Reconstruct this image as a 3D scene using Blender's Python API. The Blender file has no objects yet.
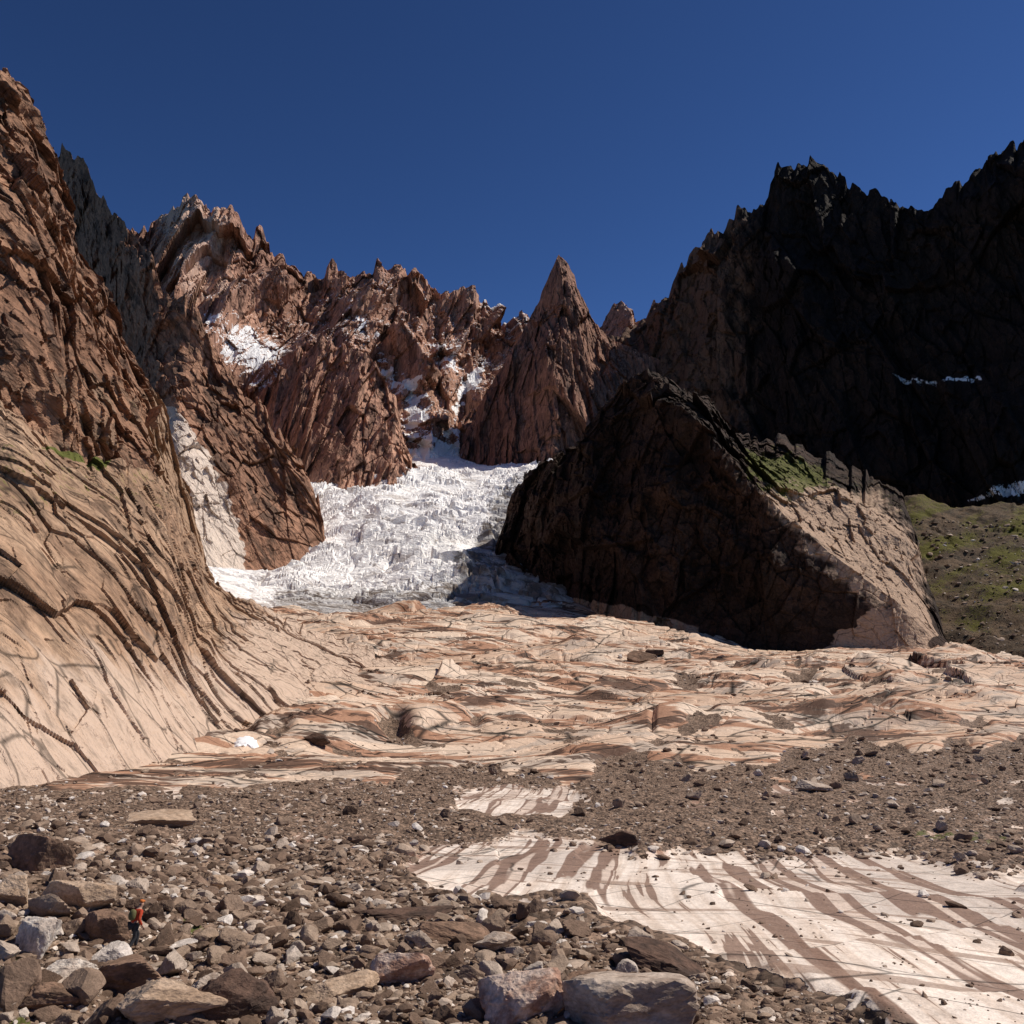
import bpy, bmesh, math, random
import numpy as np
from mathutils import Vector, Matrix
random.seed(7); rng = np.random.default_rng(11)
C = bpy.context.scene.collection
F = 923.7; TH = math.radians(8.0); CT, ST = math.cos(TH), math.sin(TH)

# ------------------------------------------------------------- geometry helpers
def P3(px, py, d):
    px = np.asarray(px, float); py = np.asarray(py, float); d = np.asarray(d, float)
    a = (px-512)/F; b = (512-py)/F
    k = d/(CT-b*ST)
    return np.stack([a*k, d+0*a, (ST+b*CT)*k], -1)
def project(P):
    f = P[..., 1]*CT+P[..., 2]*ST; u = -P[..., 1]*ST+P[..., 2]*CT
    f = np.maximum(f, 1e-3)
    return 512+F*P[..., 0]/f, 512-F*u/f
def h3(ix, iy, iz, s):
    h = (ix.astype(np.int64)*0x8da6b343) ^ (iy.astype(np.int64)*0xd8163841) ^ (iz.astype(np.int64)*0xcb1ab31f) ^ (s*0x9e3779b1)
    h = (h & 0xffffffff).astype(np.uint32)
    h ^= h >> np.uint32(15); h *= np.uint32(0x2c1b3c6d); h ^= h >> np.uint32(12); h *= np.uint32(0x297a2d39); h ^= h >> np.uint32(15)
    return h
def grad(h):
    return ((h & np.uint32(1023)).astype(np.float32)/511.5-1, ((h >> np.uint32(10)) & np.uint32(1023)).astype(np.float32)/511.5-1, ((h >> np.uint32(20)) & np.uint32(1023)).astype(np.float32)/511.5-1)
def perlin(q, s=0):
    fl = np.floor(q); f = (q-fl).astype(np.float32); i = fl.astype(np.int64)
    w = f*f*f*(f*(f*6-15)+10); r = 0
    for dx in (0, 1):
        for dy in (0, 1):
            for dz in (0, 1):
                gx, gy, gz = grad(h3(i[..., 0]+dx, i[..., 1]+dy, i[..., 2]+dz, s))
                v = gx*(f[..., 0]-dx)+gy*(f[..., 1]-dy)+gz*(f[..., 2]-dz)
                r = r+v*(w[..., 0] if dx else 1-w[..., 0])*(w[..., 1] if dy else 1-w[..., 1])*(w[..., 2] if dz else 1-w[..., 2])
    return r*1.2
def fbm(q, o=4, s=0, g=.5):
    r = 0; a = 1
    for k in range(o):
        r = r+a*perlin(q*2.03**k+k*7.3, s+k); a *= g
    return r
def ridged(q, o=4, s=0):
    r = 0; a = 1; w = 1
    for k in range(o):
        n = 1-np.abs(perlin(q*2.07**k+k*3.1, s+k))*1.7; n = np.clip(n, 0, 1)**1.5
        r = r+a*n*w; w = np.clip(n*1.6, 0, 1); a *= .5
    return r-.8
def facets(q, s=0, k=.9):
    b = np.floor(q-.5).astype(np.int64)
    best = None
    for dx in (0, 1):
        for dy in (0, 1):
            for dz in (0, 1):
                ix, iy, iz = b[..., 0]+dx, b[..., 1]+dy, b[..., 2]+dz
                gx, gy, gz = grad(h3(ix, iy, iz, s))
                cx = q[..., 0]-(ix+.5+gx*.42); cy = q[..., 1]-(iy+.5+gy*.42); cz = q[..., 2]-(iz+.5+gz*.42)
                D = cx*cx+cy*cy+cz*cz
                vx, vy, vz = grad(h3(ix, iy, iz, s+91))
                V = vz*.4+k*(vx*cx+vy*cy+gx*cz)
                if best is None: best = D; F2 = np.full_like(D, 9.); val = V
                else:
                    m = D < best
                    F2 = np.where(m, best, np.minimum(F2, D)); val = np.where(m, V, val); best = np.where(m, D, best)
    return val, np.sqrt(F2)-np.sqrt(best)
def smooth(x, a, b):
    t = np.clip((x-a)/(b-a), 0, 1); return t*t*(3-2*t)
def layers(u, s=0, edge=.82):      # overlapping sheets: slow rise, then a short drop; each sheet has its own height
    k = np.floor(u); f = u-k; z = np.zeros_like(k)
    a0 = .35+.65*np.abs(grad(h3(k, z, z, s))[0]); o0 = .3*grad(h3(k, z, z, s+3))[1]; o1 = .3*grad(h3(k+1, z, z, s+3))[1]
    w = smooth(f, edge, 1)
    return (f/edge*a0+o0)*(1-w)+o1*w
def polydist(px, py, poly):
    best = np.full(px.shape, 1e9); ins = np.zeros(px.shape, bool); n = len(poly)
    for i in range(n):
        x0, y0 = poly[i]; x1, y1 = poly[(i+1) % n]; ex, ey = x1-x0, y1-y0
        t = np.clip(((px-x0)*ex+(py-y0)*ey)/(ex*ex+ey*ey+1e-9), 0, 1)
        best = np.minimum(best, np.hypot(px-x0-t*ex, py-y0-t*ey))
        if y0 != y1:
            c = ((y0 > py) != (y1 > py)) & (px < ex*(py-y0)/(y1-y0)+x0); ins ^= c
    return np.where(ins, best, -best)
def pm(px, py, poly, soft=6, rough=8, sc=30, s=5):
    d = polydist(px, py, poly)
    if rough: d = d+rough*fbm(np.stack([px/sc, py/sc*1.6, 0*px], -1), 3, s)
    return smooth(d, -soft, soft)

def tag(o, label, cat, kind=None, group=None):
    o['label'] = label; o['category'] = cat
    if kind: o['kind'] = kind
    if group: o['group'] = group
    return o
def grid_mesh(name, P, mat, masks=None, smoothf=False):
    nv, nu = P.shape[:2]
    me = bpy.data.meshes.new(name)
    idx = np.arange(nv*nu).reshape(nv, nu)
    q = np.stack([idx[:-1, :-1], idx[:-1, 1:], idx[1:, 1:], idx[1:, :-1]], -1).reshape(-1, 4)
    me.vertices.add(nv*nu); me.vertices.foreach_set('co', P.reshape(-1).astype(np.float32))
    me.loops.add(q.size); me.loops.foreach_set('vertex_index', q.reshape(-1).astype(np.int32))
    me.polygons.add(len(q)); me.polygons.foreach_set('loop_start', np.arange(0, q.size, 4, dtype=np.int32))
    if isinstance(smoothf, np.ndarray): me.polygons.foreach_set('use_smooth', smoothf[:-1, :-1].reshape(-1))
    else: me.polygons.foreach_set('use_smooth', np.full(len(q), smoothf))
    me.update(calc_edges=True)
    if masks is not None:
        at = me.attributes.new('m', 'FLOAT_COLOR', 'POINT')
        c = np.ones((nv*nu, 4), np.float32); c[:, :3] = masks.reshape(-1, 3); at.data.foreach_set('color', c.reshape(-1))
    me.materials.append(mat)
    o = bpy.data.objects.new(name, me); C.objects.link(o); return o
def raw_mesh(name, V, T, mat, smoothf=False):
    me = bpy.data.meshes.new(name)
    me.vertices.add(len(V)); me.vertices.foreach_set('co', np.asarray(V, np.float32).reshape(-1))
    T = np.asarray(T, np.int32)
    me.loops.add(T.size); me.loops.foreach_set('vertex_index', T.reshape(-1))
    me.polygons.add(len(T)); me.polygons.foreach_set('loop_start', np.arange(0, T.size, 3, dtype=np.int32))
    me.polygons.foreach_set('use_smooth', np.full(len(T), smoothf))
    me.update(calc_edges=True); me.materials.append(mat); return me

def rotm(rx, ry, rz):
    return np.array((Matrix.Rotation(rz, 3, 'Z') @ Matrix.Rotation(ry, 3, 'Y') @ Matrix.Rotation(rx, 3, 'X')))
def rock_disp(P, L, A, s, wr=1., wf=1., lay=None, big=1., small=1.):
    q = (P/L) @ A
    w = np.stack([fbm(q*.7, 2, s+50), fbm(q*.7, 2, s+60), fbm(q*.7, 2, s+70)], -1)
    q = q+.1*w
    d = wr*.8*ridged(q*.42, 4, s)
    for k, (f, a) in enumerate(((.7, .5*big), (1.7, .27), (4.1, .13*small), (9., .06*small))):
        v, e = facets(q*f+k*11.3, s+7*k, 1.25)
        d = d+wf*a*(v-(.25 if k == 1 else 0)*(1-smooth(e, 0, .04)))
    for i, (ax, fr, am) in enumerate(lay or []):
        u = q[..., ax]*fr+.3*fbm(q*.5, 2, s+90+i)
        g = smooth(facets(q*.6, s+95+i, 1.)[0], -.4, .3)
        d = d+am*g*(layers(u, s+i, .92)+.35*layers(u*3.3+.7, s+1+i, .9))
    return d
def box(a, k=9):
    p = np.pad(a, k//2, mode='edge'); return np.convolve(p, np.ones(k)/k, 'valid')[:len(a)]

def sheet(name, x0, x1, nu, rows, segs, mat, L, amp, N, A=np.eye(3), s=1, jag=(0, 30), maskfn=None, wr=1., wf=1., top=1, smoothf=False, ampf=None, lay=None, sink=12, tf=.5, big=1., small=1.):
    px = np.linspace(x0, x1, nu)
    R = []
    for i, r in enumerate(rows):
        r = np.array(r, float)
        py = np.interp(px, r[:, 0], r[:, 1]); d = box(box(np.interp(px, r[:, 0], r[:, 2]), 31), 21)
        if i == top:
            pys = box(box(py, 31), 21)
            if jag[0]:
                q = np.stack([px/jag[1], 0*px+s*3.3, 0*px], -1)
                v = facets(q, s+5, 1.2)[0]+.45*facets(q*2.3, s+6, 1.2)[0]
                py = py-jag[0]*.75*np.convolve(np.pad(v, 1, mode='edge'), [.25, .5, .25], 'valid')
            J0 = P3(px, py, d)-P3(px, pys, d); py = pys
        else: py = box(box(py, 31), 21)
        R.append(P3(px, py, d))
    sk_ = R[0].copy(); sk_[:, 2] -= sink; sk_[:, 1] -= sink*.3
    R.insert(0, sk_); segs = [4]+list(segs); top += 1
    back = R[top].copy(); back[:, 1] += .35*np.abs(R[top][:, 2]-R[1][:, 2])+60; back[:, 2] = R[1][:, 2]*.5+R[top][:, 2]*.5-40
    R.append(back); segs = segs+[max(12, segs[-1]//6)]
    G = []; W = []
    tot = sum(segs[:top]); c = 0
    for i in range(len(R)-1):
        n = segs[i]
        for k in range(n):
            G.append(R[i]+(R[i+1]-R[i])*(k/n)); W.append(c/tot if i < top else 1); c += 1
    W[-segs[-1]:] = list(np.linspace(1, 0, segs[-1]))
    G.append(R[-1]); W.append(0.); B = np.array(G); W = np.array(W)[:, None]
    wj = smooth(W, .78, 1.)+0*B[..., 0]
    B = B+wj[..., None]*J0[None]
    d = rock_disp(B, L, A, s, wr, wf, lay, big, small)
    n = np.array(N, float); n /= np.linalg.norm(n)
    bx, by = project(B)
    am = amp*(1-tf*smooth(W, .86, 1.))
    if ampf is not None: am = am*ampf(bx, by)
    P = B+n*(d*am)[..., None]
    m = np.zeros(B.shape)
    if maskfn: m = maskfn(bx, by)
    return grid_mesh(name, P, mat, m, smoothf)

# ------------------------------------------------------------- materials
class NB:
    def __init__(s, name):
        s.m = bpy.data.materials.new(name); s.m.use_nodes = True; s.t = s.m.node_tree; s.t.nodes.clear()
        s.out = s.t.nodes.new('ShaderNodeOutputMaterial'); s.b = s.t.nodes.new('ShaderNodeBsdfPrincipled')
        s.t.links.new(s.b.outputs[0], s.out.inputs[0]); s.b.inputs['Roughness'].default_value = .9
        s.b.inputs['Specular IOR Level'].default_value = .2
    def put(s, sock, v):
        if hasattr(v, 'is_output'): s.t.links.new(v, sock)
        else:
            if isinstance(v, (tuple, list)) and len(v) == 3 and sock.type == 'RGBA': v = (*v, 1)
            sock.default_value = v
    def n(s, t, **k):
        x = s.t.nodes.new(t)
        for a, b in k.items(): setattr(x, a, b)
        return x
    def co(s): return s.n('ShaderNodeTexCoord').outputs['Object']
    def mapp(s, v, rot=(0, 0, 0), sc=(1, 1, 1)):      # rotate first, then stretch
        x = s.n('ShaderNodeMapping'); s.put(x.inputs[0], v); x.inputs['Rotation'].default_value = rot
        y = s.n('ShaderNodeVectorMath', operation='MULTIPLY'); s.put(y.inputs[0], x.outputs[0]); y.inputs[1].default_value = sc; return y.outputs[0]
    def noise(s, v, sc, det=4, rough=.6, dist=0):
        x = s.n('ShaderNodeTexNoise'); s.put(x.inputs['Vector'], v); x.inputs['Scale'].default_value = sc; x.inputs['Detail'].default_value = min(det, 4)
        x.inputs['Roughness'].default_value = rough; return x.outputs[0]
    def edge(s, v, sc):
        x = s.n('ShaderNodeTexVoronoi', feature='DISTANCE_TO_EDGE'); s.put(x.inputs['Vector'], v); x.inputs['Scale'].default_value = sc; return x.outputs['Distance']
    def ss(s, v, a, b, c=0., d=1.):
        x = s.n('ShaderNodeMapRange', interpolation_type='SMOOTHSTEP'); s.put(x.inputs[0], v)
        for i, q in enumerate((a, b, c, d)): x.inputs[i+1].default_value = q
        return x.outputs[0]
    def ma(s, op, a, b=0.):
        x = s.n('ShaderNodeMath', operation=op); s.put(x.inputs[0], a); s.put(x.inputs[1], b); return x.outputs[0]
    def mix(s, f, a, b, bt='MIX'):
        x = s.n('ShaderNodeMix', data_type='RGBA', blend_type=bt); s.put(x.inputs[0], f); s.put(x.inputs[6], a); s.put(x.inputs[7], b); return x.outputs[2]
    def mul(s, c, v):
        x = s.n('ShaderNodeVectorMath', operation='SCALE'); s.put(x.inputs[0], c); s.put(x.inputs['Scale'], v); return x.outputs[0]
    def warp(s, v, sc, amt):
        x = s.n('ShaderNodeTexNoise'); s.put(x.inputs['Vector'], v); x.inputs['Scale'].default_value = sc; x.inputs['Detail'].default_value = 1.5
        y = s.n('ShaderNodeVectorMath', operation='MULTIPLY_ADD'); s.put(y.inputs[0], x.outputs['Color']); y.inputs[1].default_value = (amt,)*3; s.put(y.inputs[2], v); return y.outputs[0]
    def bump(s, h, dist, st=1., prev=None):
        x = s.n('ShaderNodeBump'); s.put(x.inputs['Height'], h); x.inputs['Distance'].default_value = dist; x.inputs['Strength'].default_value = st
        if prev: s.put(x.inputs['Normal'], prev)
        return x.outputs[0]
    def mask(s):
        a = s.n('ShaderNodeAttribute', attribute_name='m'); x = s.n('ShaderNodeSeparateColor'); s.put(x.inputs[0], a.outputs['Color']); return x.outputs
    def up(s):
        g = s.n('ShaderNodeNewGeometry'); x = s.n('ShaderNodeSeparateXYZ'); s.put(x.inputs[0], g.outputs['Normal']); return x.outputs[2]
    def fin(s, col, nor=None, rough=None):
        s.put(s.b.inputs['Base Color'], col)
        if nor: s.put(s.b.inputs['Normal'], nor)
        if rough is not None: s.put(s.b.inputs['Roughness'], rough)
        return s.m

def rock_mat(name, c1, c2, c3, L, rot=(0, 0, 0), sc=(1, 1, 1), pale=(.6, .46, .36), grass=(.07, .085, .02), crack=.5, snow=False):
    m = NB(name); co = m.co(); v = m.mapp(m.warp(co, 1/L, L*.2), rot, sc)
    big = m.noise(co, .35/L, 3); mid = m.noise(v, 1.6/L, 4, .65); fine = m.noise(v, 8/L, 4, .7)
    col = m.mix(m.ss(big, .38, .62), c1, c2)
    col = m.mix(m.ss(mid, .5, .62, 0, .85), col, c3)
    ms = m.mask()
    pn = m.ss(m.ma('ADD', m.ma('MULTIPLY', ms[0], 1.3), m.ma('SUBTRACT', mid, .65)), .25, .55)
    col = m.mix(pn, col, m.mix(m.ss(fine, .4, .65), pale, tuple(x*.68 for x in pale)))
    col = m.mul(col, m.ss(fine, .25, .75, .5, 1.45))
    e = m.edge(v, 1.6/L); ek = m.ss(e, 0, .03, 1-crack, 1); col = m.mul(col, ek)
    gf = m.ss(m.ma('ADD', ms[1], m.ma('SUBTRACT', fine, .5)), .45, .62)
    col = m.mix(gf, col, m.mix(fine, grass, (grass[0]*1.9, grass[1]*1.5, grass[2]*1.3)))
    if snow:
        t = m.ma('ADD', m.ma('ADD', ms[2], m.ma('MULTIPLY', m.ma('SUBTRACT', fine, .5), .9)), m.ss(m.up(), .2, .75, -.1, .2))
        col = m.mix(m.ss(t, .48, .54), col, (.9, .9, .91))
    n1 = m.bump(mid, L*.2, .6); n2 = m.bump(fine, L*.1, 1., n1)
    return m.fin(col, n2)

DIAG = (0, math.radians(-48), 0)
M_left_near = rock_mat('slab_wall_rock', (.4, .265, .175), (.3, .185, .118), (.15, .093, .062), 16, DIAG, (.3, .6, 1.3), (.62, .46, .35), crack=.65)
M_left = rock_mat('left_wall_rock', (.31, .17, .105), (.21, .112, .07), (.09, .053, .038), 30, DIAG, (.4, .5, 1.5), (.4, .26, .17))
M_left_b = rock_mat('left_ridge_rock', (.34, .185, .12), (.24, .13, .085), (.09, .055, .04), 34, (0, math.radians(-55), 0), (.4, .6, 1.3), (.74, .62, .53))
M_far = rock_mat('far_wall_rock', (.5, .285, .2), (.34, .185, .13), (.14, .078, .058), 60, (0, 0, 0), (1.5, 1, .3), snow=True, pale=(.66, .45, .35))
M_aig = rock_mat('spire_rock', (.32, .175, .125), (.23, .125, .09), (.1, .058, .047), 50, (0, 0, 0), (1.5, 1, .3), snow=True)
M_right = rock_mat('shadow_wall_rock', (.024, .016, .013), (.016, .011, .01), (.008, .006, .006), 60, (0, 0, 0), (1.2, 1, .6), snow=True, pale=(.16, .095, .065))  # deep shade of this wall is put into near-black rock colours
M_knoll = rock_mat('knoll_rock', (.062, .036, .026), (.036, .022, .016), (.016, .011, .009), 24, (0, math.radians(-30), 0), (.7, 1, 1.1), (.52, .36, .255))  # rock colours darkened to carry the shade on the knoll's near face
M_hill = rock_mat('moraine_rock', (.12, .078, .046), (.08, .053, .033), (.04, .03, .02), 16, grass=(.06, .064, .008), crack=.2, pale=(.26, .2, .15))

m = NB('glacier_ice'); co = m.co(); v = m.mapp(m.warp(co, .03, 14), (0, 0, .25), (.4, 1, 1))
ms = m.mask(); a = m.noise(v, .05, 4, .65); b = m.noise(v, .3, 4, .7)
col = m.mix(m.ss(a, .42, .65), (.97, .95, .93), (.82, .79, .77)); col = m.mul(col, m.ss(b, .3, .5, .85, 1.))
col = m.mix(m.ss(a, .58, .64, 0, .6), col, (.44, .38, .34))
dirt = m.ss(m.ma('ADD', ms[0], m.ma('MULTIPLY', m.ma('SUBTRACT', b, .5), 1.6)), .38, .75)
col = m.mix(dirt, col, m.mix(m.ss(a, .4, .6), (.19, .155, .13), (.47, .46, .455)))
M_ice = m.fin(col, m.bump(b, 2.2, .7, m.bump(a, 8, .7)), .7)

# ground
m = NB('ground_rock'); co = m.co(); ms = m.mask()
w1 = m.warp(co, .009, 60); w2 = m.warp(co, .012, 45)
vw = m.mapp(w1, (0, 0, math.radians(14)), (.2, 1, .5)); vw2 = m.mapp(w2, (0, 0, math.radians(-26)), (.2, 1, .5))
big = m.noise(co, .011, 4); mid = m.noise(vw, .055, 4, .7); mid2 = m.noise(vw2, .09, 4, .7); fine = m.noise(co, .9, 4, .7); vf = m.noise(co, 6, 4, .7)
slabf = m.mix(m.ss(big, .4, .6), (.7, .545, .42), (.6, .42, .3))
slabf = m.mix(m.ss(mid2, .52, .56, 0, .7), slabf, (.42, .345, .285))
slabf = m.mix(m.ss(mid, .51, .545, 0, .85), slabf, (.36, .175, .1))
slabf = m.mix(m.ss(m.ma('MULTIPLY', mid, mid2), .285, .31, 0, .9), slabf, (.1, .058, .04))
slabf = m.mul(slabf, m.ss(m.edge(vw, .045), 0, .022, .1, 1))
slabf = m.mul(slabf, m.ss(m.edge(vw2, .05), 0, .022, .15, 1))
slabf = m.mul(slabf, m.ss(m.edge(m.mapp(w1, (0, 0, .5), (.3, 1, .5)), .14), 0, .025, .4, 1))
vs = m.mapp(m.warp(co, .03, 8), (0, 0, math.radians(6)), (1, .03, 0))
reg = m.noise(co, .045, 2, .5)
st = m.noise(vs, .33, 2, .5); st2 = m.noise(vs, 1.2, 3, .6); st3 = m.noise(m.mapp(m.warp(co, .08, 3), (0, 0, math.radians(-62)), (1, .06, 0)), .5, 3, .55)
near = m.mix(m.ss(st2, .4, .62), (.82, .71, .62), (.64, .52, .43))
near = m.mix(m.ss(reg, .5, .56, 0, .6), near, (.5, .43, .38))
near = m.mix(m.ss(m.ma('ADD', st, m.ma('MULTIPLY', m.ma('SUBTRACT', reg, .5), .35)), .53, .545, 0, .9), near, (.21, .125, .09))
near = m.mix(m.ss(st, .6, .615, 0, .85), near, (.68, .55, .46))
near = m.mix(m.ss(m.ma('ADD', st2, m.ma('MULTIPLY', m.ma('SUBTRACT', .5, reg), .5)), .64, .655, 0, .85), near, (.22, .135, .098))
near = m.mix(m.ss(st3, .59, .605, 0, .7), near, (.29, .19, .14))
near = m.mul(near, m.ss(m.edge(m.mapp(m.warp(co, .06, 3), (0, 0, math.radians(38)), (.12, 1, 1)), .16), 0, .012, .2, 1))
near = m.mul(near, m.ss(m.edge(m.mapp(m.warp(co, .05, 5), (0, 0, math.radians(-40)), (.2, 1, 1)), .13), 0, .01, .3, 1))
slab = m.mix(ms[2], slabf, near)
scree = m.mix(m.ss(fine, .35, .65), (.23, .155, .11), (.1, .066, .046))
pb = m.n('ShaderNodeTexVoronoi'); m.put(pb.inputs['Vector'], co); pb.inputs['Scale'].default_value = 2.2
sp = m.n('ShaderNodeSeparateColor'); m.put(sp.inputs[0], pb.outputs['Color'])
scree = m.mul(scree, m.ss(sp.outputs[0], 0, 1, .5, 1.65))
f = m.ss(m.ma('ADD', ms[0], m.ma('MULTIPLY', m.ma('SUBTRACT', fine, .5), 1.)), .42, .52)
col = m.mix(f, scree, slab); col = m.mul(col, m.ss(vf, .3, .7, .87, 1.1)); col = m.mul(col, m.ss(fine, .25, .7, .84, 1.1))
gf = m.ss(m.ma('ADD', ms[1], m.ma('SUBTRACT', fine, .5)), .42, .6)
col = m.mix(gf, col, m.mix(vf, (.05, .06, .012), (.12, .12, .03)))
pbh = m.ma('MULTIPLY', pb.outputs['Distance'], m.ma('SUBTRACT', 1., f))
nr = m.bump(vf, .03, .6, m.bump(fine, .2, .7, m.bump(mid, 1.5, .6, m.bump(pbh, -.3, .8))))
M_ground = m.fin(col, nr, .75)

m = NB('stone'); co = m.co()
g = m.n('ShaderNodeNewGeometry'); oi = m.n('ShaderNodeObjectInfo')
r = m.ma('FRACT', m.ma('ADD', g.outputs['Random Per Island'], oi.outputs['Random']))
cr = m.n('ShaderNodeValToRGB'); m.put(cr.inputs[0], r); els = cr.color_ramp
for i, (p, c) in enumerate([(0, (.1, .063, .043)), (.35, (.21, .14, .1)), (.66, (.33, .24, .175)), (.9, (.46, .37, .3)), (1, (.7, .63, .57))]):
    el = els.elements[i] if i < 2 else els.elements.new(p)
    el.position = p; el.color = (*c, 1)
a = m.noise(co, 1.2, 4, .65); b = m.noise(co, 9, 4, .7)
col = m.mul(cr.outputs[0], m.ss(a, .3, .7, .75, 1.2)); col = m.mul(col, m.ss(b, .3, .7, .8, 1.15))
M_stone = m.fin(col, m.bump(b, .05, .8))
def stone_mat(name, c, c2):
    m = NB(name); co = m.co(); a = m.noise(co, 1.1, 4, .65, .5); b = m.noise(co, 8, 4, .7)
    col = m.mix(m.ss(a, .42, .6), c, c2); col = m.mul(col, m.ss(b, .3, .7, .7, 1.25))
    return m.fin(col, m.bump(b, .06, .8, m.bump(a, .25, .6)))
S = {'brown': stone_mat('brown_stone', (.25, .155, .105), (.14, .088, .06)), 'dark': stone_mat('dark_stone', (.12, .072, .052), (.065, .042, .032)),
     'pale': stone_mat('pale_stone', (.66, .58, .5), (.44, .36, .3)), 'tan': stone_mat('tan_stone', (.46, .335, .24), (.34, .235, .16)),
     'pink': stone_mat('pink_stone', (.62, .48, .39), (.36, .21, .15)), 'grey': stone_mat('grey_stone', (.45, .365, .3), (.3, .225, .175))}
def flat_mat(name, c, rough=.8):
    m = NB(name); a = m.noise(m.co(), 25, 4); return m.fin(m.mix(m.ss(a, .3, .7), tuple(x*.8 for x in c), c), None, rough)

# ------------------------------------------------------------- ground
GX = [-200, 0, 200, 400, 480, 560, 700, 800, 1024, 1200]
GR = [(14, [1200]*10), (20, [1085, 1080, 1095, 1102, 1104, 1105, 1105, 1105, 1105, 1105]),
 (28, [990, 996, 1014, 1022, 1024, 1024, 1024, 1024, 1026, 1026]), (40, [902, 912, 942, 950, 951, 952, 954, 956, 958, 958]),
 (60, [850, 861, 885, 893, 894, 894, 895, 897, 899, 899]), (90, [824, 832, 845, 850, 850, 850, 852, 853, 856, 856]),
 (130, [804, 810, 815, 817, 817, 818, 818, 818, 815, 813]), (180, [785, 787, 790, 790, 790, 790, 789, 786, 782, 780]),
 (270, [740, 745, 753, 757, 757, 756, 754, 750, 745, 742]), (380, [700, 704, 716, 726, 725, 724, 721, 716, 712, 710]),
 (520, [665, 668, 676, 689, 690, 690, 691, 690, 690, 690]), (700, [635, 636, 638, 647, 648, 650, 658, 664, 670, 672]),
 (900, [620, 620, 618, 615, 612, 616, 638, 648, 657, 660]), (1100, [625, 625, 614, 611, 598, 601, 634, 646, 656, 659])]
gd = np.array([r[0] for r in GR], float)
ND = 860
dd = np.concatenate([np.exp(np.linspace(math.log(14), math.log(1100), ND)), np.linspace(1120, 3600, 14)])
tt = np.linspace(-.78, .78, 1060)
T, D = np.meshgrid(tt, dd)
pxg = 512+tt*F*1.0
rowz = np.array([P3(np.array(GX, float), np.array(r[1], float), r[0])[:, 2]/r[0] for r in GR])
rowz = np.array([np.interp(pxg, GX, r) for r in rowz])
ld = np.log(gd); q = np.clip(np.log(dd), ld[0], ld[-1])
Z = np.zeros(T.shape)
for j in range(len(tt)): Z[:, j] = np.interp(q, ld, rowz[:, j])
Z = Z*np.minimum(D, 1100)
def blur(a, n):
    a = a.copy()
    for _ in range(n):
        a[1:-1] = (a[:-2]+2*a[1:-1]+a[2:])/4; a[:, 1:-1] = (a[:, :-2]+2*a[:, 1:-1]+a[:, 2:])/4
    return a
Z = blur(Z, 20)
B = np.stack([T*D, D, Z], -1); bx, by = project(B)
SLAB1 = [(-400, 560), (1500, 560), (1500, 738), (1024, 738), (960, 750), (860, 738), (790, 752), (720, 772), (640, 766), (560, 778), (480, 764), (400, 778), (330, 784), (150, 794), (0, 790), (-400, 790)]
SLAB2 = [(450, 803), (480, 790), (560, 788), (588, 800), (560, 820), (480, 824)]
SLAB3 = [(392, 884), (430, 850), (520, 839), (600, 845), (640, 866), (680, 855), (760, 860), (900, 858), (980, 876), (1100, 885), (1300, 1100), (900, 1040), (800, 992), (730, 976), (690, 946), (600, 926), (590, 906), (480, 902)]
def slabmask(px, py):
    a = pm(px, py, SLAB1, 3, 16, 50); b = pm(px, py, SLAB2, 3, 8, 25); c = pm(px, py, SLAB3, 4, 9, 50, 9)
    k = smooth(fbm(np.stack([px/60, py/10, 0*px], -1), 4, 31), .27, .38)*smooth(py, 620, 700)*(py < 840)
    k2 = smooth(fbm(np.stack([px/40, py/10, 0*px], -1), 4, 37), .34, .46)*(py > 770)*.75
    return np.clip(np.clip(a*(1-.9*k)+b+c, 0, 1)+k2*(a < .5)*(c < .5), 0, 1), np.clip(b+c+k2, 0, 1)*(py > 785)
sm, nm = slabmask(bx, by)
gm = np.zeros(bx.shape)
for poly in ([(172, 938), (195, 936), (212, 952), (200, 962)], [(-60, 955), (22, 965), (30, 1000), (50, 1040), (-60, 1060)], [(900, 843), (960, 840), (1060, 850), (1060, 858), (920, 850)]):
    gm = np.maximum(gm, pm(bx, by, poly, 5, 6, 12)*.6)
MG = np.stack([sm, gm, nm], -1)
smb = blur(sm, 18); nmb = blur(nm, 14)
scale = smooth(D, 110, 420)
Q = np.stack([T*D, D, 0*D], -1)
z1 = (10*fbm(Q/150, 2, 3)+2.*fbm(Q/70, 1, 6)*smb)*scale
wp = fbm(Q/170, 2, 8); wp2 = fbm(Q/130, 2, 9)
ca, sa = math.cos(math.radians(22)), math.sin(math.radians(22))
ua = (Q[..., 1]*ca+Q[..., 0]*sa)/55+1.3*wp; ub = (Q[..., 1]*ca-Q[..., 0]*.62)/66+1.4*wp2+3
ma_ = smooth(fbm(Q/90, 2, 12), -.15, .08); mb_ = smooth(fbm(Q/100, 2, 15), -.12, .08)
zs = scale*(6.4*layers(ua, 4, .965)*ma_+6.2*layers(ub, 6, .965)*mb_+1.1*layers(ua*2.9+wp2, 8, .95)*mb_+1.*layers(ub*3.3, 9, .95)*ma_)
qb = (Q/46) @ (rotm(0, 0, .3) @ np.diag([.4, 1, 1])); qb = qb+.1*fbm(qb, 2, 61)[..., None]; vb, eb = facets(qb, 62, .7); vc, ec = facets(qb*2.7, 63, .8)
zs = zs+scale*(1.5*vb+.5*vc-1.5*(1-smooth(eb, 0, .03))-.7*(1-smooth(ec, 0, .045)))
un = (Q[..., 0]*.9+Q[..., 1]*.25)/9+.8*fbm(Q/20, 2, 45); un2 = (Q[..., 1]*.95-Q[..., 0]*.3)/13+.8*fbm(Q/20, 2, 46)
zn = .3*layers(un, 47, .95)+.45*layers(un2, 48, .96)+.8*fbm(Q/22, 2, 19)+.012*fbm(Q/.8, 2, 29)
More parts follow.
